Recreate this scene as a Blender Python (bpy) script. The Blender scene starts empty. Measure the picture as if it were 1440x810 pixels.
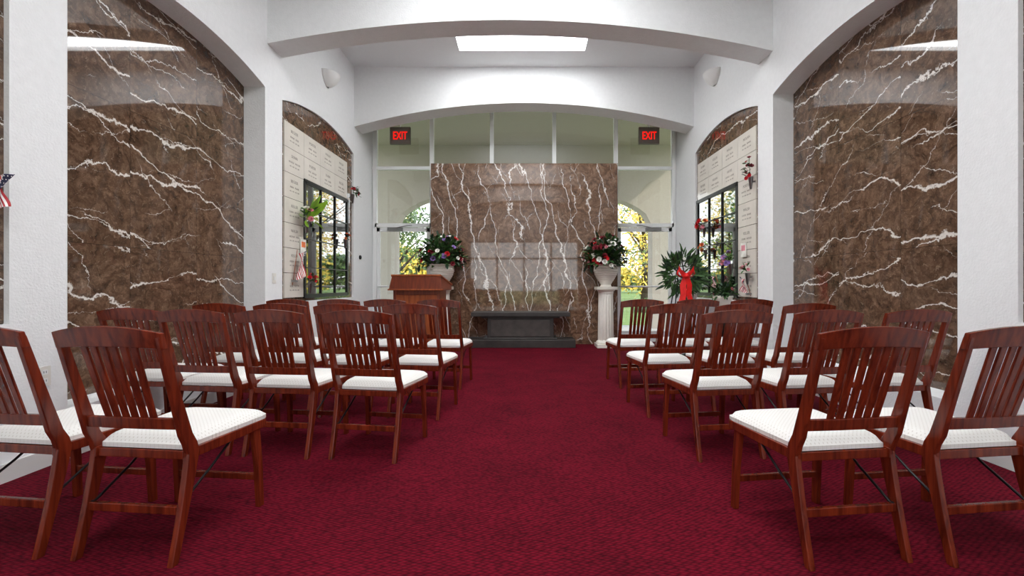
import bpy, math, random
from mathutils import Vector, Matrix
random.seed(7)
scene = bpy.context.scene
try:
    scene.view_settings.view_transform = 'Standard'
except Exception:
    pass

CAMH = 1.07
WX = 2.8
CEIL = 4.64

def lin(c):
    return tuple(((v/255.0)/12.92 if v/255.0 <= 0.04045 else (((v/255.0)+0.055)/1.055)**2.4) for v in c) + (1.0,)

# ------------------------------------------------------------ materials
MATS = {}
def newmat(name):
    m = bpy.data.materials.new(name); m.use_nodes = True
    nt = m.node_tree
    b = nt.nodes.get('Principled BSDF')
    MATS[name] = m
    return m, nt, b

def simple(name, col, rough=0.6, metal=0.0, noise=0.0, nscale=20.0, bump=0.0, bscale=80.0, emis=None, estr=0.0, spec=None, trans=0.0):
    m, nt, b = newmat(name)
    b.inputs['Roughness'].default_value = rough
    b.inputs['Metallic'].default_value = metal
    if spec is not None: b.inputs['Specular IOR Level'].default_value = spec
    c = lin(col)
    tc = nt.nodes.new('ShaderNodeTexCoord')
    n = nt.nodes.new('ShaderNodeTexNoise'); n.inputs['Scale'].default_value = nscale; n.inputs['Detail'].default_value = 4
    nt.links.new(tc.outputs['Object'], n.inputs['Vector'])
    r = nt.nodes.new('ShaderNodeValToRGB')
    k = noise
    r.color_ramp.elements[0].position = 0.3; r.color_ramp.elements[1].position = 0.7
    r.color_ramp.elements[0].color = (c[0]*(1-k), c[1]*(1-k), c[2]*(1-k), 1)
    r.color_ramp.elements[1].color = (min(1,c[0]*(1+k)), min(1,c[1]*(1+k)), min(1,c[2]*(1+k)), 1)
    nt.links.new(n.outputs['Fac'], r.inputs['Fac'])
    nt.links.new(r.outputs['Color'], b.inputs['Base Color'])
    if bump > 0:
        n2 = nt.nodes.new('ShaderNodeTexNoise'); n2.inputs['Scale'].default_value = bscale; n2.inputs['Detail'].default_value = 3
        nt.links.new(tc.outputs['Object'], n2.inputs['Vector'])
        bp = nt.nodes.new('ShaderNodeBump'); bp.inputs['Strength'].default_value = bump; bp.inputs['Distance'].default_value = 0.01
        nt.links.new(n2.outputs['Fac'], bp.inputs['Height']); nt.links.new(bp.outputs['Normal'], b.inputs['Normal'])
    if emis:
        b.inputs['Emission Color'].default_value = lin(emis); b.inputs['Emission Strength'].default_value = estr
    return m

def marble(name, axis, ang, tw, th, u0=0.0, v0=0.0, seed=0.0, bright=1.0, rough=0.03, sets=None):
    m, nt, b = newmat(name)
    N = nt.nodes; L = nt.links
    def math_(op, a, bb=None, c=None):
        n = N.new('ShaderNodeMath'); n.operation = op
        for i, x in enumerate((a, bb, c)):
            if x is None: continue
            if isinstance(x, (int, float)): n.inputs[i].default_value = x
            else: L.new(x, n.inputs[i])
        return n.outputs[0]
    def mrange(x, a, bb, c, d):
        mr = N.new('ShaderNodeMapRange'); L.new(x, mr.inputs[0])
        for i, v in enumerate((a, bb, c, d)):
            if isinstance(v, (int, float)): mr.inputs[i+1].default_value = v
            else: L.new(v, mr.inputs[i+1])
        return mr.outputs[0]
    def vm(op, a, bb):
        n = N.new('ShaderNodeVectorMath'); n.operation = op
        for i, x in enumerate((a, bb)):
            if isinstance(x, tuple): n.inputs[i].default_value = x
            elif isinstance(x, float): n.inputs[3].default_value = x
            else: L.new(x, n.inputs[i])
        return n.outputs[0]
    def noise(vec, scale, detail=3, rough=0.5):
        n = N.new('ShaderNodeTexNoise'); n.inputs['Scale'].default_value = scale; n.inputs['Detail'].default_value = detail
        n.inputs['Roughness'].default_value = rough
        L.new(vec, n.inputs['Vector']); return n
    geo = N.new('ShaderNodeTexCoord'); sep = N.new('ShaderNodeSeparateXYZ'); L.new(geo.outputs['Object'], sep.inputs[0])
    U = sep.outputs[0] if axis == 'X' else sep.outputs[1]; V = sep.outputs[2]
    ti = math_('FLOOR', math_('DIVIDE', math_('SUBTRACT', U, u0), tw)); tj = math_('FLOOR', math_('DIVIDE', math_('SUBTRACT', V, v0), th))
    cmb = N.new('ShaderNodeCombineXYZ'); L.new(ti, cmb.inputs[0]); L.new(tj, cmb.inputs[1]); cmb.inputs[2].default_value = seed
    wn = N.new('ShaderNodeTexWhiteNoise'); wn.noise_dimensions = '3D'; L.new(cmb.outputs[0], wn.inputs['Vector'])
    off = math_('MULTIPLY', math_('SUBTRACT', wn.outputs['Value'], 0.5), 0.25)
    co = N.new('ShaderNodeCombineXYZ'); L.new(U, co.inputs[0]); L.new(math_('ADD', V, off), co.inputs[1]); co.inputs[2].default_value = seed*3.1
    def veinset(da, freq, off_, amp, jag, width, lo, hi, msc):
        a = ang+math.radians(da)
        sp = N.new('ShaderNodeSeparateXYZ'); L.new(co.outputs[0], sp.inputs[0])
        vv = math_('SUBTRACT', math_('MULTIPLY', sp.outputs[1], math.cos(a)), math_('MULTIPLY', sp.outputs[0], math.sin(a)))
        c2 = vm('ADD', co.outputs[0], (off_, off_*1.3, off_*0.7))
        n1 = noise(c2, 1.1, 2, 0.5).outputs['Fac']; n2 = noise(c2, 6.5, 6, 0.66).outputs['Fac']
        vv = math_('ADD', vv, math_('MULTIPLY', math_('SUBTRACT', n1, 0.5), amp)); vv = math_('ADD', vv, math_('MULTIPLY', math_('SUBTRACT', n2, 0.5), jag))
        d = math_('DIVIDE', math_('ABSOLUTE', math_('SUBTRACT', math_('FRACT', math_('ADD', math_('MULTIPLY', vv, freq), off_)), 0.5)), freq)
        mk = noise(vm('ADD', co.outputs[0], (off_*2.1, off_, 5.0)), msc, 3, 0.55).outputs['Fac']
        mk = mrange(mk, lo, hi, 0.0, 1.0)
        wv = math_('MULTIPLY', math_('ADD', mk, 0.12), width)
        return math_('MULTIPLY', mrange(d, math_('MULTIPLY', wv, 0.35), wv, 1.0, 0.0), mrange(mk, 0.0, 0.3, 0.0, 1.0))
    vs_ = None
    for st in sets or ((-2, 2.6, 3.3, 0.62, 0.17, 0.0108, 0.37, 0.60, 1.2), (-20, 1.5, 7.7, 0.6, 0.17, 0.0085, 0.44, 0.62, 1.3),
               (10, 3.4, 12.1, 0.5, 0.16, 0.0040, 0.48, 0.68, 2.0), (-48, 2.7, 17.9, 0.5, 0.2, 0.0036, 0.50, 0.68, 2.2)):
        x = veinset(*st)
        vs_ = x if vs_ is None else math_('MAXIMUM', vs_, x)
    w1 = noise(co.outputs[0], 3.0, 5, 0.6)
    wc = vm('ADD', co.outputs[0], vm('SCALE', vm('SUBTRACT', w1.outputs['Color'], (0.5, 0.5, 0.5)), 0.5))
    b1 = noise(wc, 12.0, 9, 0.70)
    ramp = N.new('ShaderNodeValToRGB'); L.new(b1.outputs['Fac'], ramp.inputs['Fac'])
    e = ramp.color_ramp.elements
    e[0].position = 0.33; e[0].color = lin((58*bright, 43*bright, 34*bright))
    e[1].position = 0.70; e[1].color = lin((136*bright, 109*bright, 90*bright))
    e2 = e.new(0.5); e2.color = lin((95*bright, 72*bright, 56*bright))
    fl = noise(vm('ADD', wc, (2.0, 4.0, 1.0)), 30.0, 4, 0.6)
    flr = mrange(fl.outputs['Fac'], 0.60, 0.68, 0.0, 0.4)
    tone = math_('ADD', math_('MULTIPLY', wn.outputs['Value'], 0.3), 0.85)
    mx0 = N.new('ShaderNodeMixRGB'); mx0.blend_type = 'MULTIPLY'; mx0.inputs[0].default_value = 1
    L.new(ramp.outputs[0], mx0.inputs[1]); L.new(tone, mx0.inputs[2])
    mx1 = N.new('ShaderNodeMixRGB'); L.new(flr, mx1.inputs[0]); L.new(mx0.outputs[0], mx1.inputs[1]); mx1.inputs[2].default_value = lin((170, 148, 128))
    mx2 = N.new('ShaderNodeMixRGB'); L.new(vs_, mx2.inputs[0]); L.new(mx1.outputs[0], mx2.inputs[1]); mx2.inputs[2].default_value = lin((228, 221, 214))
    fu = math_('ABSOLUTE', math_('SUBTRACT', math_('FRACT', math_('DIVIDE', math_('SUBTRACT', U, u0), tw)), 0.5))
    fv = math_('ABSOLUTE', math_('SUBTRACT', math_('FRACT', math_('DIVIDE', math_('SUBTRACT', V, v0), th)), 0.5))
    seam = math_('MAXIMUM', math_('GREATER_THAN', fu, 0.5-0.0025/tw), math_('GREATER_THAN', fv, 0.5-0.0025/th))
    mx3 = N.new('ShaderNodeMixRGB'); L.new(math_('MULTIPLY', seam, 0.6), mx3.inputs[0]); L.new(mx2.outputs[0], mx3.inputs[1]); mx3.inputs[2].default_value = lin((42, 32, 26))
    L.new(mx3.outputs[0], b.inputs['Base Color'])
    b.inputs['Roughness'].default_value = rough
    b.inputs['IOR'].default_value = 1.7
    return m

def wood(name, c1, c2, rough=0.28, stretch=(14, 14, 1.2)):
    m, nt, b = newmat(name); N = nt.nodes; L = nt.links
    tc = N.new('ShaderNodeTexCoord'); mp = N.new('ShaderNodeMapping'); mp.inputs['Scale'].default_value = stretch
    n = N.new('ShaderNodeTexNoise'); n.inputs['Scale'].default_value = 3; n.inputs['Detail'].default_value = 6; n.inputs['Distortion'].default_value = 0.6
    r = N.new('ShaderNodeValToRGB'); r.color_ramp.elements[0].position = 0.3; r.color_ramp.elements[1].position = 0.7
    r.color_ramp.elements[0].color = lin(c1); r.color_ramp.elements[1].color = lin(c2)
    L.new(tc.outputs['Object'], mp.inputs[0]); L.new(mp.outputs[0], n.inputs['Vector']); L.new(n.outputs['Fac'], r.inputs[0]); L.new(r.outputs[0], b.inputs['Base Color'])
    b.inputs['Roughness'].default_value = rough
    return m

simple('white_stucco', (237, 238, 239), 0.85, noise=0.02, bump=0.35, bscale=70)
simple('white_ceiling', (236, 238, 239), 0.9, noise=0.01)
simple('white_metal', (234, 235, 235), 0.4)
simple('white_ceramic', (244, 240, 230), 0.35)
simple('sconce_white', (242, 242, 240), 0.5)
simple('white_plastic', (225, 222, 215), 0.4)
simple('cream_marble', (224, 218, 208), 0.08, noise=0.06, nscale=4)
simple('engraving_ink', (120, 112, 102), 0.6)
simple('black_metal', (18, 18, 19), 0.35, metal=0.3)
simple('dark_glass', (176, 178, 176), 0.02, metal=1.0)
simple('steel', (150, 150, 150), 0.3, metal=0.9)
simple('exit_red', (215, 25, 15), 0.5, emis=(255, 30, 15), estr=0.6)
simple('exit_box', (96, 88, 80), 0.5)
simple('beige_stucco', (176, 166, 156), 0.9, noise=0.04, bump=0.2)
simple('bier_dark', (52, 48, 46), 0.45, noise=0.35, nscale=6)
simple('bier_panel', (70, 64, 61), 0.5, noise=0.3, nscale=8)
simple('concrete', (172, 168, 162), 0.9, noise=0.1)
simple('grass', (106, 128, 62), 0.95, noise=0.25, nscale=1.5, bump=0.5, bscale=20)
simple('bark', (70, 54, 42), 0.9, noise=0.3)
for nm, c in dict(leaf_green=(58, 96, 44), leaf_lime=(150, 200, 56), leaf_dark=(36, 58, 40), petal_red=(200, 24, 36), petal_white=(246, 240, 230),
                  petal_pink=(224, 142, 154), petal_maroon=(124, 22, 38), petal_purple=(160, 130, 195), petal_orange=(228, 120, 66),
                  ribbon_red=(235, 18, 14), flag_red=(170, 25, 35), flag_white=(230, 228, 225), flag_blue=(28, 32, 78),
                  tree_green=(112, 136, 66), tree_yellow=(228, 198, 84), tree_orange=(204, 144, 72), tree_dark=(84, 106, 66), paper=(238, 234, 226)).items():
    simple(nm, c, 0.6, noise=0.22, nscale=9)
wood('cherry_wood', (80, 25, 13), (130, 48, 25), 0.23)
wood('lectern_wood', (128, 58, 26), (172, 90, 44), 0.35)
wood('lectern_dark', (92, 34, 16), (130, 56, 28), 0.35)
marble('marble_left', 'Y', 0.0, 0.71, 1.05, 2.79, 0.3, 1.3)
marble('marble_right', 'Y', 0.0, 0.72, 1.05, 2.94, 0.3, 6.2)
marble('marble_slab', 'X', math.radians(101), 0.825, 3.6, -1.65, -0.2, 4.7, bright=1.13,
       sets=((0, 3.0, 3.3, 0.7, 0.17, 0.0122, 0.37, 0.59, 1.2), (-16, 2.0, 7.7, 0.7, 0.17, 0.0095, 0.42, 0.61, 1.5),
             (12, 3.6, 12.1, 0.6, 0.16, 0.0052, 0.47, 0.64, 2.0), (-45, 2.2, 17.9, 0.6, 0.2, 0.0045, 0.5, 0.68, 2.2)))
simple('baseboard_white', (215, 214, 212), 0.6)

# seat fabric
m, nt, b = newmat('seat_fabric'); N = nt.nodes; L = nt.links
tc = N.new('ShaderNodeTexCoord')
mp = N.new('ShaderNodeMapping'); mp.inputs['Rotation'].default_value = (0, 0, math.radians(45)); mp.inputs['Scale'].default_value = (78, 78, 0)
vo = N.new('ShaderNodeTexVoronoi'); vo.inputs['Scale'].default_value = 1.0; vo.inputs['Randomness'].default_value = 0.0
r = N.new('ShaderNodeValToRGB'); r.color_ramp.elements[0].position = 0.12; r.color_ramp.elements[1].position = 0.25
r.color_ramp.elements[0].color = lin((206, 201, 194)); r.color_ramp.elements[1].color = lin((230, 228, 224))
L.new(tc.outputs['Object'], mp.inputs[0]); L.new(mp.outputs[0], vo.inputs['Vector']); L.new(vo.outputs['Distance'], r.inputs[0]); L.new(r.outputs[0], b.inputs['Base Color'])
b.inputs['Roughness'].default_value = 0.9

# carpet
m, nt, b = newmat('red_carpet'); N = nt.nodes; L = nt.links
tc = N.new('ShaderNodeTexCoord')
mp = N.new('ShaderNodeMapping'); mp.inputs['Rotation'].default_value = (0, 0, math.radians(38)); mp.inputs['Scale'].default_value = (38, 76, 1)
vo = N.new('ShaderNodeTexVoronoi'); vo.inputs['Scale'].default_value = 1.0; vo.inputs['Randomness'].default_value = 0.4
L.new(tc.outputs['Object'], mp.inputs[0]); L.new(mp.outputs[0], vo.inputs['Vector'])
r = N.new('ShaderNodeValToRGB'); r.color_ramp.elements[0].position = 0.1; r.color_ramp.elements[1].position = 0.75
r.color_ramp.elements[0].color = lin((116, 16, 36)); r.color_ramp.elements[1].color = lin((58, 5, 17))
L.new(vo.outputs['Distance'], r.inputs[0])
n = N.new('ShaderNodeTexNoise'); n.inputs['Scale'].default_value = 2.2; n.inputs['Detail'].default_value = 10; n.inputs['Roughness'].default_value = 0.72; L.new(tc.outputs['Object'], n.inputs['Vector'])
r2 = N.new('ShaderNodeValToRGB'); r2.color_ramp.elements[0].position = 0.32; r2.color_ramp.elements[1].position = 0.68
r2.color_ramp.elements[0].color = (0.70, 0.70, 0.72, 1); r2.color_ramp.elements[1].color = (1.18, 1.16, 1.16, 1)
L.new(n.outputs['Fac'], r2.inputs[0])
mx = N.new('ShaderNodeMixRGB'); mx.blend_type = 'MULTIPLY'; mx.inputs[0].default_value = 1; L.new(r.outputs[0], mx.inputs[1]); L.new(r2.outputs[0], mx.inputs[2])
L.new(mx.outputs[0], b.inputs['Base Color'])
bp = N.new('ShaderNodeBump'); bp.inputs['Strength'].default_value = 0.6; bp.inputs['Distance'].default_value = 0.006; bp.invert = True
L.new(vo.outputs['Distance'], bp.inputs['Height']); L.new(bp.outputs['Normal'], b.inputs['Normal'])
b.inputs['Roughness'].default_value = 0.95; b.inputs['Specular IOR Level'].default_value = 0.08

# clear glass (thin)
m, nt, b = newmat('clear_glass'); N = nt.nodes; L = nt.links
N.remove(b); out = N['Material Output']
tr = N.new('ShaderNodeBsdfTransparent'); tr.inputs[0].default_value = (0.96, 0.97, 0.96, 1)
gl = N.new('ShaderNodeBsdfGlossy'); gl.inputs['Roughness'].default_value = 0.02
fr = N.new('ShaderNodeFresnel'); fr.inputs['IOR'].default_value = 1.5
ms = N.new('ShaderNodeMixShader'); L.new(fr.outputs[0], ms.inputs[0]); L.new(tr.outputs[0], ms.inputs[1]); L.new(gl.outputs[0], ms.inputs[2]); L.new(ms.outputs[0], out.inputs[0])
# skylight
m, nt, b = newmat('skylight_diffuser'); N = nt.nodes; L = nt.links
N.remove(b); out = N['Material Output']
em = N.new('ShaderNodeEmission'); em.inputs[0].default_value = (0.97, 0.985, 1, 1); em.inputs[1].default_value = 13.0; L.new(em.outputs[0], out.inputs[0])
m, nt, b = newmat('porch_fill_glow'); N = nt.nodes; L = nt.links  # emission for the added, unseen strip that brightens the porch
N.remove(b); out = N['Material Output']
em = N.new('ShaderNodeEmission'); em.inputs[0].default_value = (1, 0.95, 0.90, 1); em.inputs[1].default_value = 5.0; L.new(em.outputs[0], out.inputs[0])

# ------------------------------------------------------------ mesh builder
class MB:
    def __init__(s): s.v = []; s.f = []; s.m = []; s.s = []
    def add(s, vs, fs, mat, smooth=False, M=None):
        o = len(s.v)
        for v in vs:
            v = Vector(v)
            s.v.append(M @ v if M is not None else v)
        for f in fs:
            s.f.append([i+o for i in f]); s.m.append(mat); s.s.append(smooth)
    def box(s, x0, x1, y0, y1, z0, z1, mat, M=None):
        vs = [(x, y, z) for z in (z0, z1) for y in (y0, y1) for x in (x0, x1)]
        s.add(vs, [(0, 2, 3, 1), (4, 5, 7, 6), (0, 1, 5, 4), (2, 6, 7, 3), (0, 4, 6, 2), (1, 3, 7, 5)], mat, False, M)
    def loft(s, secs, mat, smooth=False, caps=True, M=None):
        n = len(secs[0]); vs = [p for sec in secs for p in sec]; fs = []
        for i in range(len(secs)-1):
            for j in range(n):
                k = (j+1) % n
                fs.append((i*n+j, i*n+k, (i+1)*n+k, (i+1)*n+j))
        if caps:
            fs.append(tuple(reversed(range(n)))); fs.append(tuple((len(secs)-1)*n+j for j in range(n)))
        s.add(vs, fs, mat, smooth, M)
    def bar(s, pts, w, d, mat, M=None):
        secs = []
        for i, p in enumerate(pts):
            ww = w[i] if isinstance(w, list) else w; dd = d[i] if isinstance(d, list) else d
            x, y, z = p
            secs.append([(x-ww/2, y-dd/2, z), (x+ww/2, y-dd/2, z), (x+ww/2, y+dd/2, z), (x-ww/2, y+dd/2, z)])
        s.loft(secs, mat, False, True, M)
    def tube(s, pts, r, mat, n=8, M=None):
        pts = [Vector(p) for p in pts]; secs = []
        for i, p in enumerate(pts):
            t = (pts[min(i+1, len(pts)-1)]-pts[max(i-1, 0)]).normalized()
            a = t.cross(Vector((0.13, 0.97, 0.21))).normalized(); b_ = t.cross(a)
            rr = r[i] if isinstance(r, list) else r
            secs.append([p+(a*math.cos(2*math.pi*k/n)+b_*math.sin(2*math.pi*k/n))*rr for k in range(n)])
        s.loft(secs, mat, True, True, M)
    def lathe(s, prof, mat, n=32, c=(0, 0, 0), fl=None, M=None, smooth=True):
        secs = []
        for r, z in prof:
            secs.append([(c[0]+(r*(fl(k, z) if fl else 1))*math.cos(2*math.pi*k/n), c[1]+(r*(fl(k, z) if fl else 1))*math.sin(2*math.pi*k/n), c[2]+z) for k in range(n)])
        s.loft(secs, mat, smooth, True, M)
    def petal(s, base, d, up, L, W, mat, curl=0.3):
        d = Vector(d).normalized(); side = d.cross(Vector(up)).normalized(); nn = side.cross(d).normalized()
        base = Vector(base); vs = []
        for t, w in ((0, 0.15), (0.35, 0.85), (0.7, 1.0), (1.0, 0.25)):
            c = base+d*(L*t)+nn*(curl*L*t*t)
            vs += [c-side*W*w/2+nn*0.1*W*w, c, c+side*W*w/2+nn*0.1*W*w]
        fs = []
        for i in range(3):
            for j in range(2):
                fs.append((i*3+j, i*3+j+1, i*3+j+4, i*3+j+3))
        s.add(vs, fs, mat, True)
    def bloom(s, c, n, r, mat):
        n = Vector(n).normalized(); a = n.orthogonal().normalized(); b_ = n.cross(a)
        for layer, (cnt, tilt, ln) in enumerate(((7, 0.25, 1.0), (6, 0.75, 0.8), (4, 1.6, 0.55))):
            for k in range(cnt):
                t = 2*math.pi*(k+0.5*layer)/cnt+random.uniform(-.15, .15)
                d = (a*math.cos(t)+b_*math.sin(t))+n*tilt
                s.petal(Vector(c), d, n, r*ln, r*0.85*ln, mat, 0.25)
    def obj(s, name, parent=None, loc=None, bevel=None):
        me = s.mesh(name)
        o = bpy.data.objects.new(name, me); scene.collection.objects.link(o)
        if parent: o.parent = parent
        if loc: o.location = loc
        if bevel:
            bm = o.modifiers.new('bevel', 'BEVEL'); bm.width = bevel; bm.segments = 2; bm.limit_method = 'ANGLE'
        return o
    def mesh(s, name):
        me = bpy.data.meshes.new(name); me.from_pydata([tuple(v) for v in s.v], [], s.f)
        used = []
        for x in s.m:
            if x not in used: used.append(x)
        for x in used: me.materials.append(MATS[x])
        idx = {x: i for i, x in enumerate(used)}
        me.polygons.foreach_set('material_index', [idx[x] for x in s.m])
        me.polygons.foreach_set('use_smooth', s.s)
        me.update()
        return me

def empty(name, loc=(0, 0, 0)):
    e = bpy.data.objects.new(name, None); e.location = loc; e.empty_display_size = 0.1; scene.collection.objects.link(e); return e

_txt = {}
def text_geo(txt, size, ext=0.002):
    key = (txt, size, ext)
    if key in _txt: return _txt[key]
    cu = bpy.data.curves.new('t', 'FONT'); cu.body = txt; cu.size = size; cu.align_x = 'CENTER'; cu.align_y = 'CENTER'; cu.extrude = ext; cu.resolution_u = 2
    o = bpy.data.objects.new('t', cu); scene.collection.objects.link(o)
    dg = bpy.context.evaluated_depsgraph_get(); me = bpy.data.meshes.new_from_object(o.evaluated_get(dg))
    res = ([v.co.copy() for v in me.vertices], [tuple(p.vertices) for p in me.polygons])
    bpy.data.objects.remove(o); bpy.data.curves.remove(cu); bpy.data.meshes.remove(me)
    _txt[key] = res; return res
def add_text(mb, txt, size, M, mat, ext=0.002):
    vs, fs = text_geo(txt, size, ext); mb.add(vs, fs, mat, False, M)

# ------------------------------------------------------------ room shell
Y0, Y1 = -3.2, 8.45
mb = MB(); mb.box(-3.2, 3.2, Y0, Y1, -0.1, 0.0, 'red_carpet'); mb.obj('floor')

BAYS = {-1: [(-2.5, -0.25, 0.3, 3.2, 0.16, 0.23), (0.1, 2.475, 0.85, 3.2, 0.16, 0.03), (2.79, 4.92, 0.3, 3.2, 0.15, 0.23), (5.27, 7.47, 0.85, 3.2, 0.17, 0.03)],
        1: [(-2.5, -0.25, 0.3, 3.2, 0.16, 0.23), (0.1, 2.58, 0.85, 3.2, 0.16, 0.03), (2.94, 5.12, 0.3, 3.2, 0.15, 0.23), (5.45, 7.44, 0.85, 3.2, 0.17, 0.03)]}
for sg, nm in ((-1, 'left'), (1, 'right')):
    mb = MB(); X = sg*WX
    def q(a, b_, c, d): mb.add([a, b_, c, d], [(0, 1, 2, 3)], 'white_stucco')
    cur = Y0
    for (a, c, zb, zs, rise, dep) in BAYS[sg]:
        q((X, cur, 0), (X, a, 0), (X, a, CEIL), (X, cur, CEIL))
        q((X, a, 0), (X, c, 0), (X, c, zb), (X, a, zb))
        X2 = X+sg*dep
        q((X, a, zb), (X, c, zb), (X2, c, zb), (X2, a, zb))
        q((X, a, zb), (X2, a, zb), (X2, a, zs), (X, a, zs)); q((X, c, zb), (X2, c, zb), (X2, c, zs), (X, c, zs))
        n = 28
        R = ((c-a)**2/4+rise**2)/(2*rise)
        def zt(y): return zs+math.sqrt(max(0, R*R-(y-(a+c)/2)**2))-(R-rise)
        for i in range(n):
            y0 = a+(c-a)*i/n; y1 = a+(c-a)*(i+1)/n
            q((X, y0, zt(y0)), (X, y1, zt(y1)), (X, y1, CEIL), (X, y0, CEIL))
            q((X, y0, zt(y0)), (X, y1, zt(y1)), (X2, y1, zt(y1)), (X2, y0, zt(y0)))
        cur = c
    q((X, cur, 0), (X, Y1, 0), (X, Y1, CEIL), (X, cur, CEIL))
    xa, xb = sorted((X+sg*0.30, X+sg*0.42)); mb.box(xa, xb, Y0, Y1, 0, CEIL, 'white_stucco')
    w = mb.obj('wall_'+nm)
    bb = MB(); xa, xb = sorted((X, X-sg*0.012)); bb.box(xa, xb, Y0+0.01, Y1-0.1, 0, 0.1, 'baseboard_white'); bb.obj('baseboard_'+nm)
    for (a, c, zb, zs, rise, dep) in BAYS[sg]:
        pm = MB(); xa, xb = sorted((X+sg*dep, X+sg*(dep+0.04)))
        pm.box(xa, xb, a-0.02, c+0.02, zb-0.02, zs+rise+0.04, 'marble_'+nm)
        pm.obj('marble_panel')

# ceiling with skylight wells
sky = [(5.75, 6.97), (3.1, 4.35), (0.5, 1.7), (-2.2, -1.0)]
mb = MB(); SX = 0.96; sxc = -0.03
ys = sorted([Y0, Y1]+[v for p in sky for v in p])
for i in range(len(ys)-1):
    a, c = ys[i], ys[i+1]
    if (a, c) in sky:
        mb.box(-3.2, sxc-SX, a, c, CEIL, CEIL+0.3, 'white_ceiling'); mb.box(sxc+SX, 3.2, a, c, CEIL, CEIL+0.3, 'white_ceiling')
    else: mb.box(-3.2, 3.2, a, c, CEIL, CEIL+0.3, 'white_ceiling')
mb.obj('ceiling')
for a, c in sky:
    s_ = MB(); s_.box(sxc-SX+0.002, sxc+SX-0.002, a+0.002, c-0.002, CEIL+0.06, CEIL+0.08, 'skylight_diffuser'); s_.obj('skylight')

def beam(yl, yr, th, zc, zs_, nm):
    mb = MB(); n = 40; secs = []
    for i in range(n+1):
        x = -WX+2*WX*i/n; t = x/WX; z = zc-(zc-zs_)*t*t; y = yl+(yr-yl)*i/n
        secs.append([(x, y, z), (x, y+th, z), (x, y+th, CEIL), (x, y, CEIL)])
    mb.loft(secs, 'white_stucco'); return mb.obj(nm)
beam(4.96, 5.12, 0.32, 3.99, 3.69, 'ceiling_beam')
beam(7.5, 7.5, 0.38, 4.05, 3.66, 'ceiling_beam')
beam(2.48, 2.58, 0.32, 3.99, 3.69, 'ceiling_beam')
beam(-0.25, -0.25, 0.34, 3.99, 3.69, 'ceiling_beam')

# front glass wall
e = empty('window_1')
GY = 8.40
mul = [-2.745, -1.70, -0.594, 0.555, 1.69, 2.755]
mb = MB()
for x in mul: mb.box(x-0.035, x+0.035, GY-0.04, GY+0.04, 0, 4.35, 'white_metal')
mb.box(-2.8, 2.8, GY-0.03, GY+0.04, 3.17, 3.23, 'white_metal')
mb.box(-2.8, 2.8, GY-0.03, GY+0.04, 4.3, CEIL, 'white_metal')
mb.box(mul[1], mul[4], GY-0.03, GY+0.04, 0, 0.12, 'white_metal')
for a, c in ((mul[0], mul[1]), (mul[4], mul[5])):
    mb.box(a, c, GY-0.04, GY+0.04, 2.11, 2.18, 'white_metal')
mb.obj('frame', e)
g = MB()
for i in range(5):
    a, c = mul[i]+0.03, mul[i+1]-0.03
    g.box(a, c, GY, GY+0.008, 3.2, 4.32, 'clear_glass')
    g.box(a, c, GY, GY+0.008, 2.15 if i in (0, 4) else 0.1, 3.2, 'clear_glass')
g.obj('panes', e)
for k, (a, c, hx) in enumerate(((mul[0]+0.037, mul[1]-0.037, 1), (mul[4]+0.037, mul[5]-0.037, -1))):
    d = MB(); s_ = 0.055; y0, y1 = GY-0.025, GY+0.02
    d.box(a, a+s_, y0, y1, 0.005, 2.1, 'white_metal'); d.box(c-s_, c, y0, y1, 0.005, 2.1, 'white_metal')
    d.box(a, c, y0, y1, 2.03, 2.1, 'white_metal'); d.box(a, c, y0, y1, 0.005, 0.2, 'white_metal')
    d.box(a+s_, c-s_, GY-0.004, GY+0.004, 0.2, 2.03, 'clear_glass')
    d.tube([(a+s_*0.5, GY-0.03, 1.02), (a+0.06, GY-0.09, 1.02), (c-0.06, GY-0.09, 1.02), (c-s_*0.5, GY-0.03, 1.02)], 0.016, 'white_metal')
    xc = a+0.35 if hx > 0 else c-0.35
    d.box(xc-0.14, xc+0.14, GY-0.09, GY-0.03, 2.04, 2.1, 'steel'); d.tube([(xc, GY-0.07, 2.09), (xc+0.25*hx, GY-0.2, 2.12), (xc+0.3*hx, GY-0.06, 2.14)], 0.008, 'steel')
    d.obj('door_%d' % (k+1))

# rear wall behind camera with window
mb = MB()
wx0, wx1, wz = -2.3, 2.3, 2.9
mb.box(-3.2, wx0, Y0-0.15, Y0, 0, CEIL, 'white_stucco'); mb.box(wx1, 3.2, Y0-0.15, Y0, 0, CEIL, 'white_stucco'); mb.box(wx0, wx1, Y0-0.15, Y0, wz, CEIL, 'white_stucco')
mb.obj('wall_rear')
mb = MB()
for i in range(5):
    x = wx0+(wx1-wx0)*i/4; mb.box(x-0.04, x+0.04, Y0-0.12, Y0-0.04, 0, wz, 'white_metal')
mb.box(wx0, wx1, Y0-0.12, Y0-0.04, wz-0.08, wz, 'white_metal'); mb.box(wx0, wx1, Y0-0.12, Y0-0.04, 2.1, 2.18, 'white_metal'); mb.box(wx0, wx1, Y0-0.12, Y0-0.04, 0, 0.2, 'white_metal')
mb.box(wx0, wx1, Y0-0.085, Y0-0.078, 0.1, wz-0.05, 'clear_glass')
mb.obj('window_2')

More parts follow.
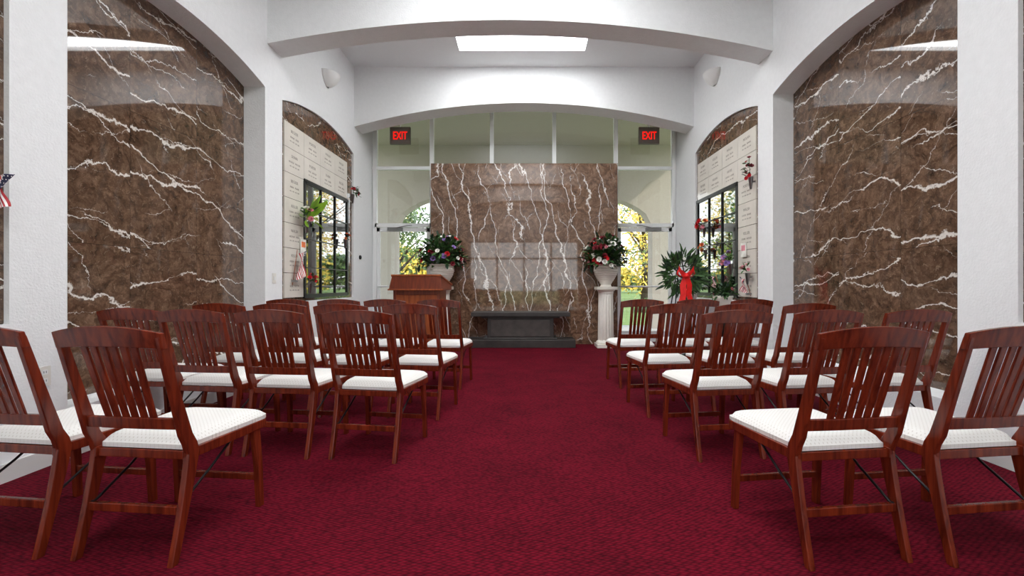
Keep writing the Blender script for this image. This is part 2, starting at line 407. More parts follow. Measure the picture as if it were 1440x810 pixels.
# ------------------------------------------------------------ exterior
mb = MB(); mb.box(-60, 60, Y1+3.4, 120, -0.25, -0.12, 'grass'); mb.box(-60, 60, -60, Y0-3, -0.25, -0.12, 'grass')
mb.box(-60, -3.9, Y0-3, Y1+3.4, -0.25, -0.12, 'grass'); mb.box(3.9, 60, Y0-3, Y1+3.4, -0.25, -0.12, 'grass'); mb.obj('lawn')
mb = MB(); mb.box(-3.9, 3.9, Y1, Y1+3.4, -0.25, -0.01, 'concrete'); mb.box(-3.9, 3.9, Y0-3, Y0-0.16, -0.25, -0.01, 'concrete'); mb.box(-1.8, 1.8, Y1+3.4, 40, -0.119, -0.1, 'concrete')
mb.obj('pavement')
mb = MB(); PY = 11.0
n = 40; ax0, ax1 = -3.12, 3.1
mb.box(-4.2, ax0, PY, PY+0.4, -0.01, 4.9, 'beige_stucco'); mb.box(ax1, 4.2, PY, PY+0.4, -0.01, 4.9, 'beige_stucco')
secs = []
for i in range(n+1):
    x = ax0+(ax1-ax0)*i/n; t = (x-(ax0+ax1)/2)/((ax1-ax0)/2); z = 2.45+0.95*math.sqrt(max(0, 1-abs(t)**2.2))
    secs.append([(x, PY, z), (x, PY+0.4, z), (x, PY+0.4, 4.9), (x, PY, 4.9)])
mb.loft(secs, 'beige_stucco')
mb.box(-4.2, 4.2, Y1+0.06, PY+0.4, 4.42, 4.6, 'beige_stucco')
mb.obj('porch')
# added glowing strip, out of view, brightens the porch just outside the glazing
s_ = MB(); s_.box(-2.9, 2.9, 8.56, 8.80, 4.40, 4.419, 'white_metal'); s_.box(-2.86, 2.86, 8.58, 8.78, 4.392, 4.399, 'porch_fill_glow')
s_.obj('porch_fill_strip')

def tree(x, y, h, r, cols, nleaf=2600, ls=0.3, low=0.35):
    t = MB()
    t.tube([(0, 0, 0), (0.05, 0, h*0.3), (-0.05, 0.05, h*0.7)], [0.22, 0.16, 0.05], 'bark')
    for k in range(6):
        a = k*1.05; t.tube([(0, 0, h*(0.25+0.06*k)), (math.cos(a)*r*0.35, math.sin(a)*r*0.35, h*(0.42+0.06*k)), (math.cos(a)*r*0.75, math.sin(a)*r*0.75, h*(0.55+0.06*k))], [0.09, 0.05, 0.02], 'bark', 5)
    blobs = []
    for k in range(16):
        a = random.uniform(0, 6.28); rr = r*random.uniform(0.1, 0.75); zz = h*random.uniform(low, 0.92)
        sh = 1-abs(zz/h-0.6)*0.9
        blobs.append((math.cos(a)*rr*sh, math.sin(a)*rr*sh, zz, r*random.uniform(0.28, 0.45), random.choice(cols)))
    for i in range(nleaf):
        bx, by, bz, br, bc = random.choice(blobs)
        d = Vector((random.gauss(0, 1), random.gauss(0, 1), random.gauss(0, 1))).normalized()*br*(random.random()**0.4)
        p = Vector((bx, by, bz))+d
        if p.z < 0.3: continue
        u = Vector((random.gauss(0, 1), random.gauss(0, 1), random.gauss(0, 1))).normalized(); v = u.orthogonal().normalized()
        s2 = ls*random.uniform(0.5, 1)
        t.add([p-u*s2*0.5, p+v*s2*0.3, p+u*s2*0.5, p-v*s2*0.3], [(0, 1, 2, 3)], bc if random.random() < 0.8 else random.choice(cols))
    t.obj('tree', loc=(x, y, -0.119))
tree(-6.8, 24, 6.5, 3.0, ['tree_green', 'tree_dark'])
tree(-11.5, 38, 9, 4.0, ['tree_green', 'tree_yellow'])
tree(6.6, 25, 7.5, 3.2, ['tree_yellow', 'tree_green', 'tree_yellow'], 3200, low=0.2)
tree(9.8, 32, 9, 4.0, ['tree_yellow', 'tree_orange'], 3000, low=0.2)
tree(15, 30, 8, 4.0, ['tree_green', 'tree_yellow'])
tree(-17, 30, 8, 4.0, ['tree_green', 'tree_orange'])
tree(1, 45, 10, 5, ['tree_green', 'tree_yellow'])
tree(-7, -18, 7, 3.5, ['tree_green', 'tree_dark'])
tree(8, -20, 7, 3.5, ['tree_green', 'tree_yellow'])
h = MB()
for i in range(16000):
    x = random.uniform(-50, 50); z = 0.5+random.random()**0.7*(3.2+1.6*math.sin(x*0.35)+math.sin(x*1.1)); p = Vector((x, 58+random.uniform(0, 3), z-0.1))
    u = Vector((random.gauss(0, 1), random.gauss(0, 1), random.gauss(0, 1))).normalized(); v = u.orthogonal().normalized(); s2 = random.uniform(0.5, 1.0)
    c = 'tree_yellow' if math.sin(x*0.5+2) > 0.5 and random.random() < 0.7 else random.choice(['tree_green', 'tree_dark', 'tree_dark'])
    h.add([p-u*s2*0.5, p+v*s2*0.4, p+u*s2*0.5, p-v*s2*0.4], [(0, 1, 2, 3)], c)
h.obj('treeline')
for (x, y) in ((-5.6, 20), (5.2, 19), (7.2, 20)):
    s_ = MB()
    for i in range(900):
        d = Vector((random.gauss(0, 1), random.gauss(0, 1), abs(random.gauss(0, 1)))).normalized()*0.6*random.uniform(0.75, 1)
        d.z = max(d.z, 0.06)
        u = Vector((random.gauss(0, 1), random.gauss(0, 1), random.gauss(0, 1))).normalized(); v = u.orthogonal().normalized()
        s_.add([d-u*0.06, d+v*0.04, d+u*0.06, d-v*0.04], [(0, 1, 2, 3)], 'tree_dark' if i % 3 else 'tree_green')
    s_.obj('garden_shrub', loc=(x, y, -0.12))

# ------------------------------------------------------------ marble slab & bier
mb = MB(); mb.box(-1.65, 1.655, 8.05, 8.2, 0, 3.2, 'marble_slab'); mb.obj('marble_feature_slab', bevel=0.004)
mb = MB()
mb.box(-0.92, 0.92, -0.25, 0.2, 0, 0.13, 'bier_dark')
mb.box(-0.56, 0.56, -0.17, 0.17, 0.13, 0.5, 'bier_dark')
mb.box(-0.50, 0.50, -0.18, -0.165, 0.18, 0.46, 'bier_panel')
mb.box(-0.62, 0.62, -0.2, 0.19, 0.13, 0.16, 'bier_dark'); mb.box(-0.66, 0.66, -0.2, 0.19, 0.49, 0.52, 'bier_dark')
mb.box(-0.83, 0.83, -0.24, 0.2, 0.52, 0.59, 'bier_dark')
mb.obj('casket_bier', loc=(-0.06, 7.84, 0), bevel=0.006)

# ------------------------------------------------------------ pedestals, vases, arrangements
def pedestal(x, y):
    mb = MB(); H = 1.02
    mb.box(-0.17, 0.17, -0.17, 0.17, 0, 0.06, 'white_ceramic')
    mb.lathe([(0.155, 0.06), (0.165, 0.08), (0.155, 0.1), (0.13, 0.115), (0.125, 0.13)], 'white_ceramic')
    mb.lathe([(0.135, 0.12), (0.13, 0.5), (0.124, 0.9)], 'white_ceramic', n=96, fl=lambda k, z: 1-0.09*(0.5+0.5*math.cos(2*math.pi*k/6)))
    mb.lathe([(0.11, 0.89), (0.13, 0.91), (0.125, 0.93), (0.16, 0.97)], 'white_ceramic')
    mb.box(-0.17, 0.17, -0.17, 0.17, 0.97, H, 'white_ceramic')
    mb.obj('fluted_pedestal', loc=(x, y, 0), bevel=0.004)
def vase(x, y, z):
    mb = MB(); prof = []
    outl = [(0, 0.10), (0.03, 0.085), (0.06, 0.10), (0.12, 0.14), (0.2, 0.185), (0.27, 0.205), (0.32, 0.2), (0.345, 0.19), (0.36, 0.215), (0.375, 0.22)]
    for i in range(61):
        zz = 0.375*i/60
        for j in range(len(outl)-1):
            if outl[j][0] <= zz <= outl[j+1][0]+1e-6:
                t = (zz-outl[j][0])/(outl[j+1][0]-outl[j][0]); r_ = outl[j][1]*(1-t)+outl[j+1][1]*t
        if 0.08 < zz < 0.33: r_ *= 1+0.028*math.sin(zz*2*math.pi/0.032)
        prof.append((r_, zz))
    mb.lathe(prof, 'white_ceramic', n=40)
    mb.lathe([(0.19, 0.37), (0.02, 0.377)], 'leaf_dark', n=24)
    mb.obj('ribbed_vase', loc=(x, y, z))
def bouquet(name, loc, rx, rz, blooms, leaves, nb, nl, br=0.045, base=(0, 0, 0), lw=0.05, ll=0.16, flat=None, zmin=-0.1, parent=None):
    mb = MB(); base = Vector(base)
    def dirn():
        while True:
            d = Vector((random.gauss(0, 1), random.gauss(0, 1), random.gauss(0, 1))).normalized()
            if d.z > zmin:
                if flat and d.dot(Vector(flat)) < 0: continue
                return d
    for i in range(nl):
        d = dirn(); t = random.uniform(0.35, 0.95)
        p = base+Vector((d.x*rx, d.y*rx, d.z*rz))*t
        dd = (d+Vector((random.gauss(0, .4), random.gauss(0, .4), random.gauss(0, .4))))
        mb.petal(p, dd, Vector((random.gauss(0, .3), random.gauss(0, .3), 1)), ll*random.uniform(0.6, 1.1), lw, random.choice(leaves), random.uniform(-0.5, 0.1))
    for i in range(nb):
        d = dirn(); t = random.uniform(0.82, 1.02)
        p = base+Vector((d.x*rx, d.y*rx, d.z*rz))*t
        if i % 2 == 0: mb.tube([base, base+(p-base)*0.5+Vector((0, 0, 0.01)), p], 0.003, 'leaf_green', 4)
        mb.bloom(p, d+Vector((0, -0.25, 0.1)), br*random.uniform(0.7, 1.2), random.choice(blooms))
    return mb.obj(name, loc=loc, parent=parent)
PX = 1.385; PYY = 7.72
pedestal(PX, PYY); vase(PX, PYY, 1.02)
bouquet('flower_arrangement', (PX, PYY, 1.42), 0.37, 0.48, ['petal_red', 'petal_white', 'petal_maroon', 'petal_white', 'petal_pink', 'petal_maroon'], ['leaf_green', 'leaf_dark', 'leaf_green'], 64, 520, 0.05, zmin=-0.12, ll=0.14)
LX = -1.39
pedestal(LX, PYY); vase(LX, PYY, 1.02)
bouquet('flower_arrangement', (LX, PYY, 1.42), 0.39, 0.50, ['petal_red', 'petal_white', 'petal_maroon', 'petal_pink', 'petal_white', 'petal_purple'], ['leaf_green', 'leaf_dark', 'leaf_green'], 70, 520, 0.05, zmin=-0.12, ll=0.14)

# lectern
mb = MB()
mb.box(-0.34, 0.34, -0.2, 0.22, 0.0, 0.08, 'lectern_dark')
mb.box(-0.31, 0.31, -0.18, 0.2, 0.08, 1.0, 'lectern_wood')
for a in (-0.32, 0.28): mb.box(a, a+0.04, -0.195, -0.17, 0.08, 1.0, 'lectern_dark')
mb.box(-0.28, 0.28, -0.195, -0.175, 0.92, 1.0, 'lectern_dark'); mb.box(-0.28, 0.28, -0.195, -0.175, 0.08, 0.2, 'lectern_dark')
mb.add([(-0.37, -0.24, 0.98), (0.37, -0.24, 0.98), (0.37, 0.27, 0.98), (-0.37, 0.27, 0.98), (-0.33, -0.22, 1.17), (0.33, -0.22, 1.17), (0.37, 0.27, 1.05), (-0.37, 0.27, 1.05)],
       [(3, 2, 1, 0), (4, 5, 6, 7), (0, 1, 5, 4), (2, 3, 7, 6), (1, 2, 6, 5), (3, 0, 4, 7)], 'lectern_dark')
mb.add([(-0.34, -0.23, 1.17), (0.34, -0.23, 1.17), (0.38, 0.29, 1.045), (-0.38, 0.29, 1.045), (-0.34, -0.23, 1.195), (0.34, -0.23, 1.195), (0.38, 0.29, 1.07), (-0.38, 0.29, 1.07)],
       [(3, 2, 1, 0), (4, 5, 6, 7), (0, 1, 5, 4), (2, 3, 7, 6), (1, 2, 6, 5), (3, 0, 4, 7)], 'lectern_wood')
mb.box(-0.38, 0.38, -0.25, -0.235, 0.98, 1.0, 'lectern_wood')
lo = mb.obj('lectern', loc=(-1.43, 6.3, 0), bevel=0.005); lo.rotation_euler = (0, 0, math.radians(-4))

# ------------------------------------------------------------ exit signs
for sx in (-2.2, 2.22):
    mb = MB(); mb.box(-0.18, 0.18, -0.03, 0.03, -0.15, 0.15, 'exit_box')
    mb.tube([(0, 0, 0.12), (0, 0, CEIL-3.72)], 0.012, 'white_metal'); mb.box(-0.06, 0.06, -0.03, 0.03, CEIL-3.72-0.02, CEIL-3.72, 'white_metal')
    M = Matrix(((1.0, 0, 0, 0), (0, 0, -1, -0.033), (0, 1, 0, -0.01), (0, 0, 0, 1)))
    vs, fs = text_geo('EXIT', 0.2, 0.003)
    for dx in (-0.002, 0.002): mb.add([Vector((v.x*0.62+dx, v.y, v.z)) for v in vs], fs, 'exit_red', False, M)
    mb.obj('exit_sign', loc=(sx, 8.1, 3.70))

# ------------------------------------------------------------ wall sconces
for x, y, z, s_ in ((-WX, 6.47, 3.97, 1), (WX, 6.66, 4.08, -1)):
    mb = MB(); n = 16; secs = []
    for j in range(9):
        t = j/8; r_ = 0.03+0.15*math.sin(t*math.pi/2)**0.7; zz = -0.11+0.19*t
        secs.append([(math.cos(math.pi*(k/n)-math.pi/2)*r_*0.95, math.sin(math.pi*(k/n)-math.pi/2)*r_, zz) for k in range(n+1)])
    mb.loft(secs, 'sconce_white', True, False)
    o = mb.obj('wall_sconce', loc=(x, y, z))
    if s_ < 0: o.rotation_euler = (0, 0, math.pi)

# ------------------------------------------------------------ niche walls
names = ['MARTIN', 'HELEN', 'WALTER', 'ROSE', 'ARTHUR', 'LOUISE', 'GEORGE', 'ANNA', 'FRANK', 'CLARA', 'HENRY', 'IRENE', 'PAUL', 'EDITH']
for sg in (-1, 1):
    for bi in (1, 3):
        a, c, zb, zs, rise, dep = BAYS[sg][bi]
        X = sg*(WX+dep)
        e = empty('columbarium_niche_front', (X, (a+c)/2, zb))
        def put(mbx, name, bevel=None):
            for i, v in enumerate(mbx.v): mbx.v[i] = v-Vector((X, (a+c)/2, zb))
            return mbx.obj(name, e, bevel=bevel)
        cols = [a+0.07, a+0.55, a+1.02, a+1.5, min(c-0.06, a+1.97)]
        rows = [0.9+0.3*i for i in range(8)]
        pl = MB(); tx = MB(); fr_ = MB(); gl_ = MB()
        xo = X-sg*0.016
        for i in range(4):
            for j in range(7):
                y0, y1, z0, z1 = cols[i]+0.003, cols[i+1]-0.003, rows[j]+0.003, rows[j+1]-0.003
                if i >= 1 and j <= 4: continue
                xa, xb = sorted((X, xo)); pl.box(xa, xb, y0, y1, z0, z1, 'cream_marble')
                yc, zc = (y0+y1)/2, (z0+z1)/2
                fam = random.choice(['HAYES', 'NOLAN', 'BECKER', 'WALSH', 'PORTER', 'KELLER', 'DUNN'])
                for txt, sz, dz in ((fam, 0.05, 0.06), (random.choice(names)+'   '+random.choice(names), 0.032, -0.01), ('1921 - 1994   1925 - 2001', 0.022, -0.06)):
                    if sg < 0: M = Matrix(((0, 0, 1, xo), (1, 0, 0, yc), (0, 1, 0, zc+dz), (0, 0, 0, 1)))
                    else: M = Matrix(((0, 0, -1, xo), (-1, 0, 0, yc), (0, 1, 0, zc+dz), (0, 0, 0, 1)))
                    add_text(tx, txt, sz, M, 'engraving_ink', 0.0008)
        put(pl, 'niche_plates'); put(tx, 'engraved_names')
        gy0, gy1, gz0, gz1 = cols[1]+0.01, cols[-1], 0.91, 2.39
        xa, xb = sorted((X, X-sg*0.012)); gl_.box(xa, xb, gy0, gy1, gz0, gz1, 'dark_glass'); put(gl_, 'niche_glass')
        xa, xb = sorted((X-sg*0.005, X-sg*0.03))
        for i in range(4):
            y = gy0+(gy1-gy0)*i/3; w_ = 0.025 if i in (0, 3) else 0.007
            fr_.box(xa, xb, y-w_, y+w_, gz0, gz1, 'black_metal')
        for j in range(5):
            z = gz0+(gz1-gz0)*j/4; w_ = 0.025 if j in (0, 4) else 0.006
            fr_.box(xa, xb, gy0-0.02, gy1+0.02, z-w_, z+w_, 'black_metal')
        put(fr_, 'niche_frame')

# wall plates
mb = MB(); mb.box(0, 0.008, -0.035, 0.035, -0.057, 0.057, 'white_plastic'); mb.box(0.008, 0.014, -0.012, 0.012, -0.02, 0.02, 'white_metal'); mb.obj('light_switch', loc=(-WX, 5.09, 1.13), bevel=0.002)
mb = MB(); mb.box(0, 0.008, -0.035, 0.035, -0.057, 0.057, 'white_plastic')
for dz in (-0.025, 0.025): mb.box(0.008, 0.011, -0.016, 0.016, dz-0.014, dz+0.014, 'white_metal'); mb.box(0.011, 0.0115, -0.008, -0.005, dz-0.006, dz+0.006, 'black_metal'); mb.box(0.011, 0.0115, 0.005, 0.008, dz-0.006, dz+0.006, 'black_metal')
mb.obj('electrical_outlet', loc=(-WX, 2.65, 0.53))
mb = MB(); M = Matrix.Rotation(math.pi/2, 4, 'Y'); mb.lathe([(0.035, 0), (0.035, 0.02), (0.02, 0.03)], 'black_metal', n=20, M=M); mb.obj('thermostat', loc=(-WX, 7.75, 1.52))

# ------------------------------------------------------------ flags
def flag(x, y, z, sg, s_=1.0):
    mb = MB(); W = 0.30*s_; H = 0.18*s_; n = 16
    out = -sg
    mb.tube([(0, 0, -W*0.9), (out*0.05, 0.02, 0.12*s_)], 0.004, 'lectern_wood', 6)
    def P(u, v):
        return Vector((out*(0.06+0.03*math.sin(u*5+v*3)), 0.03+v*H*(1-0.35*u)+0.012*math.sin(v*9+u*4), 0.08*s_-u*W+0.05*v*s_))
    for i in range(n):
        for j in range(13):
            mat = 'flag_blue' if (i < n*0.42 and j >= 6) else ('flag_red' if j % 2 == 0 else 'flag_white')
            mb.add([P(i/n, j/13), P((i+1)/n, j/13), P((i+1)/n, (j+1)/13), P(i/n, (j+1)/13)], [(0, 1, 2, 3)], mat, True)
    for i in range(4):
        for j in range(4):
            u = 0.06+i*0.1; v = 0.52+j*0.12; c = P(u, v)+Vector((out*0.003, -0.003, 0))
            mb.add([c+Vector((0, dy, dz))*0.006*s_ for dy, dz in ((-1, 0), (0, 1), (1, 0), (0, -1))], [(0, 1, 2, 3)], 'flag_white')
    mb.box(-0.004 if out > 0 else -0.06, 0.06 if out > 0 else 0.004, -0.012, 0.012, -W*0.75-0.012, -W*0.75+0.012, 'steel')
    mb.obj('memorial_flag', loc=(x, y, z))
XL = -(WX+0.0); XR = WX
flag(XL, 5.5, 1.35, -1, 1.1)
flag(XL, 2.30, 1.58, -1, 0.6)
flag(XR, 5.62, 1.08, 1, 0.6)
flag(XR, 6.5, 1.12, 1, 0.6)

def wall_flowers(x, y, z, sg, r, blooms, leaves, nb, nl, br=0.035, ll=0.12, rz=None):
    out = -sg; e = empty('memorial_flower_vase', (x, y, z))
    mb = MB(); mb.lathe([(0.012, -0.14), (0.03, 0.0), (0.034, 0.005)], 'steel', n=14, c=(out*0.05, 0, 0)); mb.box(min(0, out*0.05), max(0, out*0.05), -0.01, 0.01, -0.06, -0.04, 'steel'); mb.obj('cone_vase', e)
    bouquet('flowers', (out*0.06, 0, 0.02), r, rz or r*1.2, blooms, leaves, nb, nl, br, ll=ll, lw=ll*0.3, flat=(out, 0, 0), zmin=-0.15, parent=e)
    return e
we = wall_flowers(XL, 5.75, 1.85, -1, 0.13, ['petal_white', 'petal_pink'], ['leaf_lime', 'leaf_green'], 6, 26, 0.04)
wall_flowers(XL, 5.84, 1.08, -1, 0.08, ['petal_red'], ['leaf_green'], 6, 18, 0.03, ll=0.08)
wall_flowers(XL, 7.3, 2.5, -1, 0.08, ['petal_red', 'petal_maroon'], ['leaf_dark', 'leaf_green'], 8, 18, 0.032, ll=0.09)
wall_flowers(XL, 7.0, 1.75, -1, 0.06, ['petal_orange', 'petal_red'], ['leaf_dark'], 4, 12, 0.03, ll=0.07)
wall_flowers(XR, 5.52, 2.36, 1, 0.055, ['petal_red', 'petal_maroon', 'petal_red'], ['leaf_dark', 'leaf_green'], 7, 14, 0.028, 0.08, 0.28)
wall_flowers(XR, 6.95, 1.92, 1, 0.11, ['petal_red', 'petal_pink', 'petal_orange'], ['leaf_green'], 12, 16, 0.04, 0.08)
wall_flowers(XR, 6.9, 1.58, 1, 0.09, ['petal_white', 'petal_orange'], ['leaf_lime'], 6, 12, 0.035, 0.07)
wall_flowers(XR, 6.05, 1.33, 1, 0.12, ['petal_purple', 'petal_purple', 'petal_pink'], ['leaf_green'], 22, 22, 0.035, 0.08)
wall_flowers(XR, 5.6, 1.2, 1, 0.07, ['petal_white', 'petal_pink'], ['leaf_green'], 6, 10, 0.03, 0.07)
mb = MB()
for d in ((0.4, -0.25, 1), (0.3, 0.1, 1.1), (0.45, 0.5, 0.9), (0.3, -0.5, 0.8)):
    mb.petal((0.06, 0, 0.03), d, (1, 0, 0.2), 0.34, 0.12, 'leaf_lime', 0.2)
mb.obj('palm_leaves', parent=we)
mb = MB(); mb.box(0, 0.006, -0.07, 0.07, -0.09, 0.09, 'paper'); mb.box(0.006, 0.007, -0.05, 0.05, -0.01, 0.06, 'petal_orange'); mb.obj('memorial_card', loc=(XL+0.002, 5.76, 1.54))
mb = MB(); mb.box(-0.006, 0, -0.07, 0.07, -0.09, 0.09, 'paper'); mb.box(-0.007, -0.006, -0.05, 0.05, -0.01, 0.06, 'petal_pink'); mb.obj('memorial_card', loc=(XR-0.002, 5.8, 1.5))

# wreath on easel with red bow
e = empty('memorial_wreath', (2.13, 6.2, 0))
mb = MB()
mb.tube([(-0.28, -0.06, 0), (0, 0.02, 1.5)], 0.008, 'black_metal'); mb.tube([(0.28, -0.06, 0), (0, 0.02, 1.5)], 0.008, 'black_metal'); mb.tube([(0, 0.42, 0), (0, 0.02, 1.5)], 0.008, 'black_metal'); mb.tube([(-0.17, -0.03, 0.7), (0.17, -0.03, 0.7)], 0.008, 'black_metal')
mb.obj('easel', e)
mb = MB()
for i in range(400):
    a = random.uniform(0, 2*math.pi); rr = 0.17+random.gauss(0, 0.04); c = Vector((math.cos(a)*rr, -0.06+random.gauss(0, 0.03), 1.20+math.sin(a)*rr))
    d = Vector((math.cos(a), random.uniform(-0.7, 0.1), math.sin(a)))+Vector((random.gauss(0, .5), 0, random.gauss(0, .5)))
    mb.petal(c, d, (0, -1, 0.2), random.uniform(0.06, 0.19), 0.022, random.choice(['leaf_dark', 'leaf_green', 'leaf_green']), 0.1)
for i in range(14):
    a = i*0.45+0.2; mb.bloom((math.cos(a)*0.2, -0.13, 1.20+math.sin(a)*0.2), (0, -1, 0.2), 0.026, random.choice(['petal_white', 'leaf_dark', 'leaf_green']))
mb.obj('foliage', e)
mb = MB(); K = 0.8
for sx in (-1, 1):
    pts = [(0, 0), (0.06, 0.08), (0.12, 0.10), (0.14, 0.03), (0.09, -0.02), (0, -0.01)]
    secs = [[(sx*px*K, -0.17, 1.17+pz*K), (sx*px*K, -0.24, 1.17+pz*K+0.01)] for px, pz in pts]
    vs = [p for s_ in secs for p in s_]; mb.add(vs, [(2*i, 2*i+1, 2*i+3, 2*i+2) for i in range(len(pts)-1)], 'ribbon_red', True)
    tail = [(0.0, 1.17), (0.04, 1.05), (0.03, 0.93), (0.07, 0.80)]
    vs = []
    for px, pz in tail: vs += [(sx*px-0.036, -0.22-0.02*sx, pz), (sx*px+0.036, -0.23, pz)]
    mb.add(vs, [(2*i, 2*i+1, 2*i+3, 2*i+2) for i in range(3)], 'ribbon_red', True)
    vs = []
    for px, pz in [(0.0, 1.17), (0.055, 1.20), (0.10, 1.27)]: vs += [(sx*px, -0.22, pz-0.033), (sx*px, -0.23, pz+0.037)]
    mb.add(vs, [(2*i, 2*i+1, 2*i+3, 2*i+2) for i in range(2)], 'ribbon_red', True)
mb.lathe([(0.01, -0.03), (0.03, -0.015), (0.03, 0.015), (0.01, 0.03)], 'ribbon_red', n=12, c=(0, -0.24, 1.17))
mb.obj('ribbon_bow', e)

def potted(x, y, r, zb, blooms, nb):
    e = empty('potted_plant', (x, y, 0)); mb = MB()
    mb.lathe([(0.12, 0), (0.125, 0.02), (0.03, 0.05), (0.025, zb-0.04), (0.12, zb)], 'black_metal', n=20)
    mb.lathe([(0.08, zb), (0.11, zb+0.16), (0.12, zb+0.17), (0.12, zb+0.2), (0.10, zb+0.2), (0.02, zb+0.19)], 'white_ceramic', n=24); mb.obj('pot_and_stand', e)
    bouquet('foliage', (0, 0, zb+0.22), r, r*1.0, blooms, ['leaf_green', 'leaf_dark', 'leaf_green'], nb, 170, 0.03, ll=0.11, lw=0.03, zmin=-0.2, parent=e)
potted(2.50, 5.72, 0.12, 0.72, ['petal_white', 'petal_pink'], 6)
potted(2.46, 6.75, 0.19, 0.8, ['petal_pink', 'petal_white'], 8)

# ------------------------------------------------------------ chairs
c = MB()
def post_y(z):
    if z <= 0.40:
        t = z/0.40; return 0.088*(0.75*t+0.25*math.sin(t*math.pi/2))
    t = (z-0.40)/0.52
    return 0.088-0.15*t-0.009 if t > 0.15 else 0.088-0.15*t*0.8*(t/0.15)**0.3-0.015*(t/0.15)**2*0.9
for sx in (-1, 1):
    zs = [0, 0.1, 0.2, 0.3, 0.36, 0.40, 0.44, 0.48, 0.52, 0.6, 0.7, 0.8, 0.875]
    c.bar([(sx*0.205, post_y(z), z) for z in zs], 0.024,
          [0.03, 0.034, 0.039, 0.046, 0.05, 0.053, 0.053, 0.05, 0.047, 0.041, 0.036, 0.032, 0.028], 'cherry_wood')
    c.bar([(sx*0.212, 0.475, 0), (sx*0.21, 0.465, 0.2), (sx*0.206, 0.445, 0.40)], 0.026, [0.03, 0.036, 0.044], 'cherry_wood')
    c.loft([[(sx*0.188, 0.06, 0.375), (sx*0.208, 0.06, 0.375), (sx*0.208, 0.06, 0.415), (sx*0.188, 0.06, 0.415)],
            [(sx*0.206, 0.50, 0.375), (sx*0.226, 0.50, 0.375), (sx*0.226, 0.50, 0.415), (sx*0.206, 0.50, 0.415)]], 'cherry_wood')
    c.tube([(sx*0.186, post_y(0.2), 0.2), (sx*0.186, 0.2, 0.29), (sx*0.19, 0.33, 0.38)], 0.006, 'black_metal', 6)
    c.tube([(sx*0.18, post_y(0.2), 0.2), (sx*0.205, post_y(0.2), 0.2)], 0.009, 'black_metal', 8)
c.box(-0.225, 0.225, 0.485, 0.505, 0.375, 0.415, 'cherry_wood'); c.box(-0.19, 0.19, 0.07, 0.09, 0.375, 0.41, 'cherry_wood')
c.box(-0.2, 0.2, post_y(0.19)-0.009, post_y(0.19)+0.009, 0.172, 0.205, 'cherry_wood')
c.box(-0.2, 0.2, 0.457, 0.475, 0.13, 0.16, 'cherry_wood')
secs = []
for i in range(9):
    x = -0.195+0.39*i/8; bw = -0.006*(1-(x/0.2)**2); y = post_y(0.53)+bw
    secs.append([(x, y-0.009, 0.505), (x, y+0.009, 0.505), (x, y+0.004, 0.55), (x, y-0.014, 0.55)])
c.loft(secs, 'cherry_wood')
secs = []
for i in range(17):
    x = -0.222+0.444*i/16; t = x/0.222; bw = -0.014*(1-t*t); zt = 0.890+0.026*(1-t*t); zb_ = 0.828+0.010*(1-t*t)
    yb = post_y(zb_)+bw; yt = post_y(zt)+bw
    secs.append([(x, yb-0.013, zb_), (x, yb+0.011, zb_), (x, yt+0.009, zt), (x, yt-0.011, zt)])
c.loft(secs, 'cherry_wood')
for i in range(6):
    u = (i-2.5); pts = []
    for z in (0.535, 0.6, 0.68, 0.76, 0.85):
        k = (z-0.535)/0.315; x = u*(0.0385+0.003*k); bw = -0.006*(1-(x/0.2)**2)-0.006*k
        pts.append((x, post_y(z)+bw, z))
    c.bar(pts, [0.028, 0.0285, 0.029, 0.0295, 0.030], 0.01, 'cherry_wood')
tmp = c.obj('tmp', bevel=0.003)
dg = bpy.context.evaluated_depsgraph_get()
wood_me = bpy.data.meshes.new_from_object(tmp.evaluated_get(dg)); bpy.data.objects.remove(tmp)
s_ = MB(); n = 18
def sw(v): return 0.188+(0.225-0.188)*v
def P(u, v, top):
    uu = 2*u-1; vv = 2*v-1
    y = 0.075+v*0.445
    w_ = sw(v)*(1-0.06*max(0, (abs(vv)-0.8)/0.2)**2)
    e = max(0, 1-abs(uu)**7)*max(0, 1-abs(vv)**7)
    z = 0.432+(0.036*e**0.45 if top else -0.018)
    if top and e < 1e-6: z = 0.432
    return (uu*w_, y, z)
for top in (True, False):
    vs = [P(i/n, j/n, top) for j in range(n+1) for i in range(n+1)]
    fs = [(j*(n+1)+i, j*(n+1)+i+1, (j+1)*(n+1)+i+1, (j+1)*(n+1)+i) for j in range(n) for i in range(n)]
    if not top: fs = [tuple(reversed(f)) for f in fs]
    s_.add(vs, fs, 'seat_fabric', True)
ring = [(i, 0) for i in range(n)]+[(n, j) for j in range(n)]+[(n-i, n) for i in range(n)]+[(0, n-j) for j in range(n)]
a = [P(i/n, j/n, True) for i, j in ring]; b_ = [P(i/n, j/n, False) for i, j in ring]; k = len(ring)
s_.add(a+b_, [(i, i+k, (i+1) % k+k, (i+1) % k) for i in range(k)], 'seat_fabric', True)
cush = s_.mesh('cushion')
allm = MB()
for me in (wood_me, cush):
    mats = [m_.name for m_ in me.materials]
    o_ = len(allm.v)
    for v in me.vertices: allm.v.append(v.co.copy())
    for p in me.polygons:
        allm.f.append([i+o_ for i in p.vertices]); allm.m.append(mats[p.material_index]); allm.s.append(mats[p.material_index] == 'seat_fabric')
chair_me = allm.mesh('wooden_folding_chair')
def chair(x, y, rot):
    o = bpy.data.objects.new('wooden_folding_chair', chair_me); scene.collection.objects.link(o)
    o.location = (x, y, 0); o.rotation_euler = (0, 0, math.radians(rot))
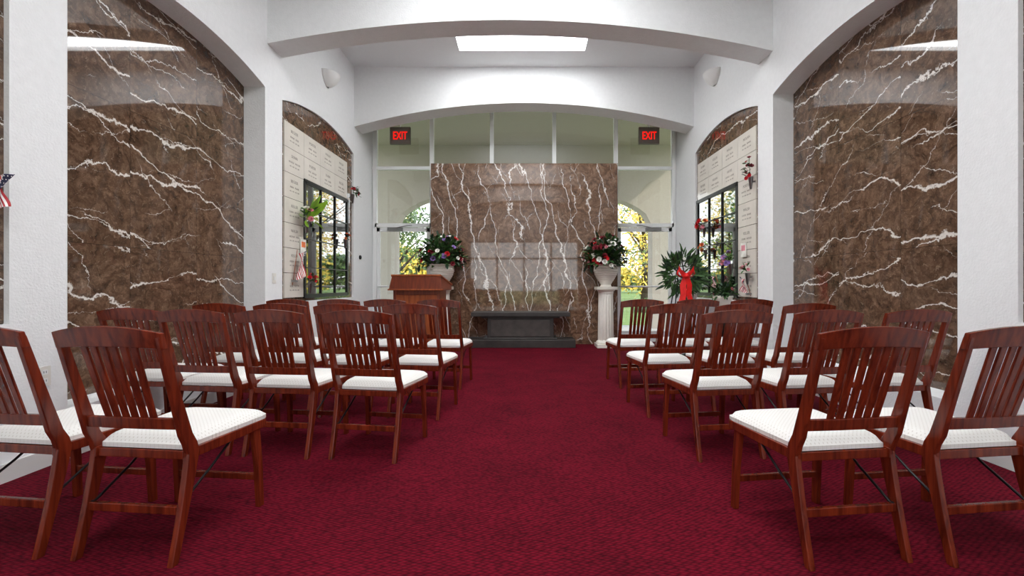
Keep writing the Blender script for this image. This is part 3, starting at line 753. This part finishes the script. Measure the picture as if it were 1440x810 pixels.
L_ = [(-1.535, 1.745, -6), (-2.10, 1.80, -7),
      (-0.975, 2.745, -9), (-1.53, 2.80, -6), (-2.05, 2.86, -6), (-2.54, 3.0, -3),
      (-0.88, 3.60, -8), (-1.43, 3.62, -6), (-1.95, 3.7, -5), (-2.45, 3.72, -5),
      (-0.85, 4.62, -6), (-1.4, 4.66, -6), (-1.88, 4.68, -4), (-2.42, 4.72, -4)]
R_ = [(1.275, 1.73, 7), (1.83, 1.75, 7),
      (1.26, 2.76, 7), (1.83, 2.80, 6), (2.42, 2.86, 6),
      (1.20, 3.66, 6), (1.74, 3.68, 5), (2.29, 3.72, 5),
      (1.19, 4.66, 5), (1.77, 4.7, 5), (2.33, 4.72, 4)]
for p in L_+R_: chair(*p)

# ------------------------------------------------------------ lights, world, camera
w = bpy.data.worlds.new('world'); scene.world = w; w.use_nodes = True; nt = w.node_tree
bg = nt.nodes['Background']
tc = nt.nodes.new('ShaderNodeTexCoord'); sp = nt.nodes.new('ShaderNodeSeparateXYZ'); rp = nt.nodes.new('ShaderNodeValToRGB')
nt.links.new(tc.outputs['Generated'], sp.inputs[0]); nt.links.new(sp.outputs[2], rp.inputs[0]); nt.links.new(rp.outputs[0], bg.inputs[0])
rp.color_ramp.elements[0].color = (0.96, 0.975, 1, 1); rp.color_ramp.elements[1].color = (0.66, 0.78, 0.95, 1); rp.color_ramp.elements[1].position = 0.9
bg.inputs[1].default_value = 3.0
sd = bpy.data.lights.new('sun', 'SUN'); sd.energy = 2.8; sd.angle = math.radians(3); sd.color = (1, 0.95, 0.85)
so = bpy.data.objects.new('sun', sd); so.rotation_euler = (math.radians(25), math.radians(50), 0); scene.collection.objects.link(so)

cam = bpy.data.cameras.new('camera'); cam.lens = 16.0; cam.sensor_width = 36.0; cam.clip_start = 0.05; cam.clip_end = 300
cam.shift_x = -(737-720)/1440.0
cam.shift_y = -(405-399)/1440.0
co = bpy.data.objects.new('camera', cam); co.location = (0, 0, CAMH); co.rotation_euler = (math.radians(90), 0, 0); scene.collection.objects.link(co)
scene.camera = co
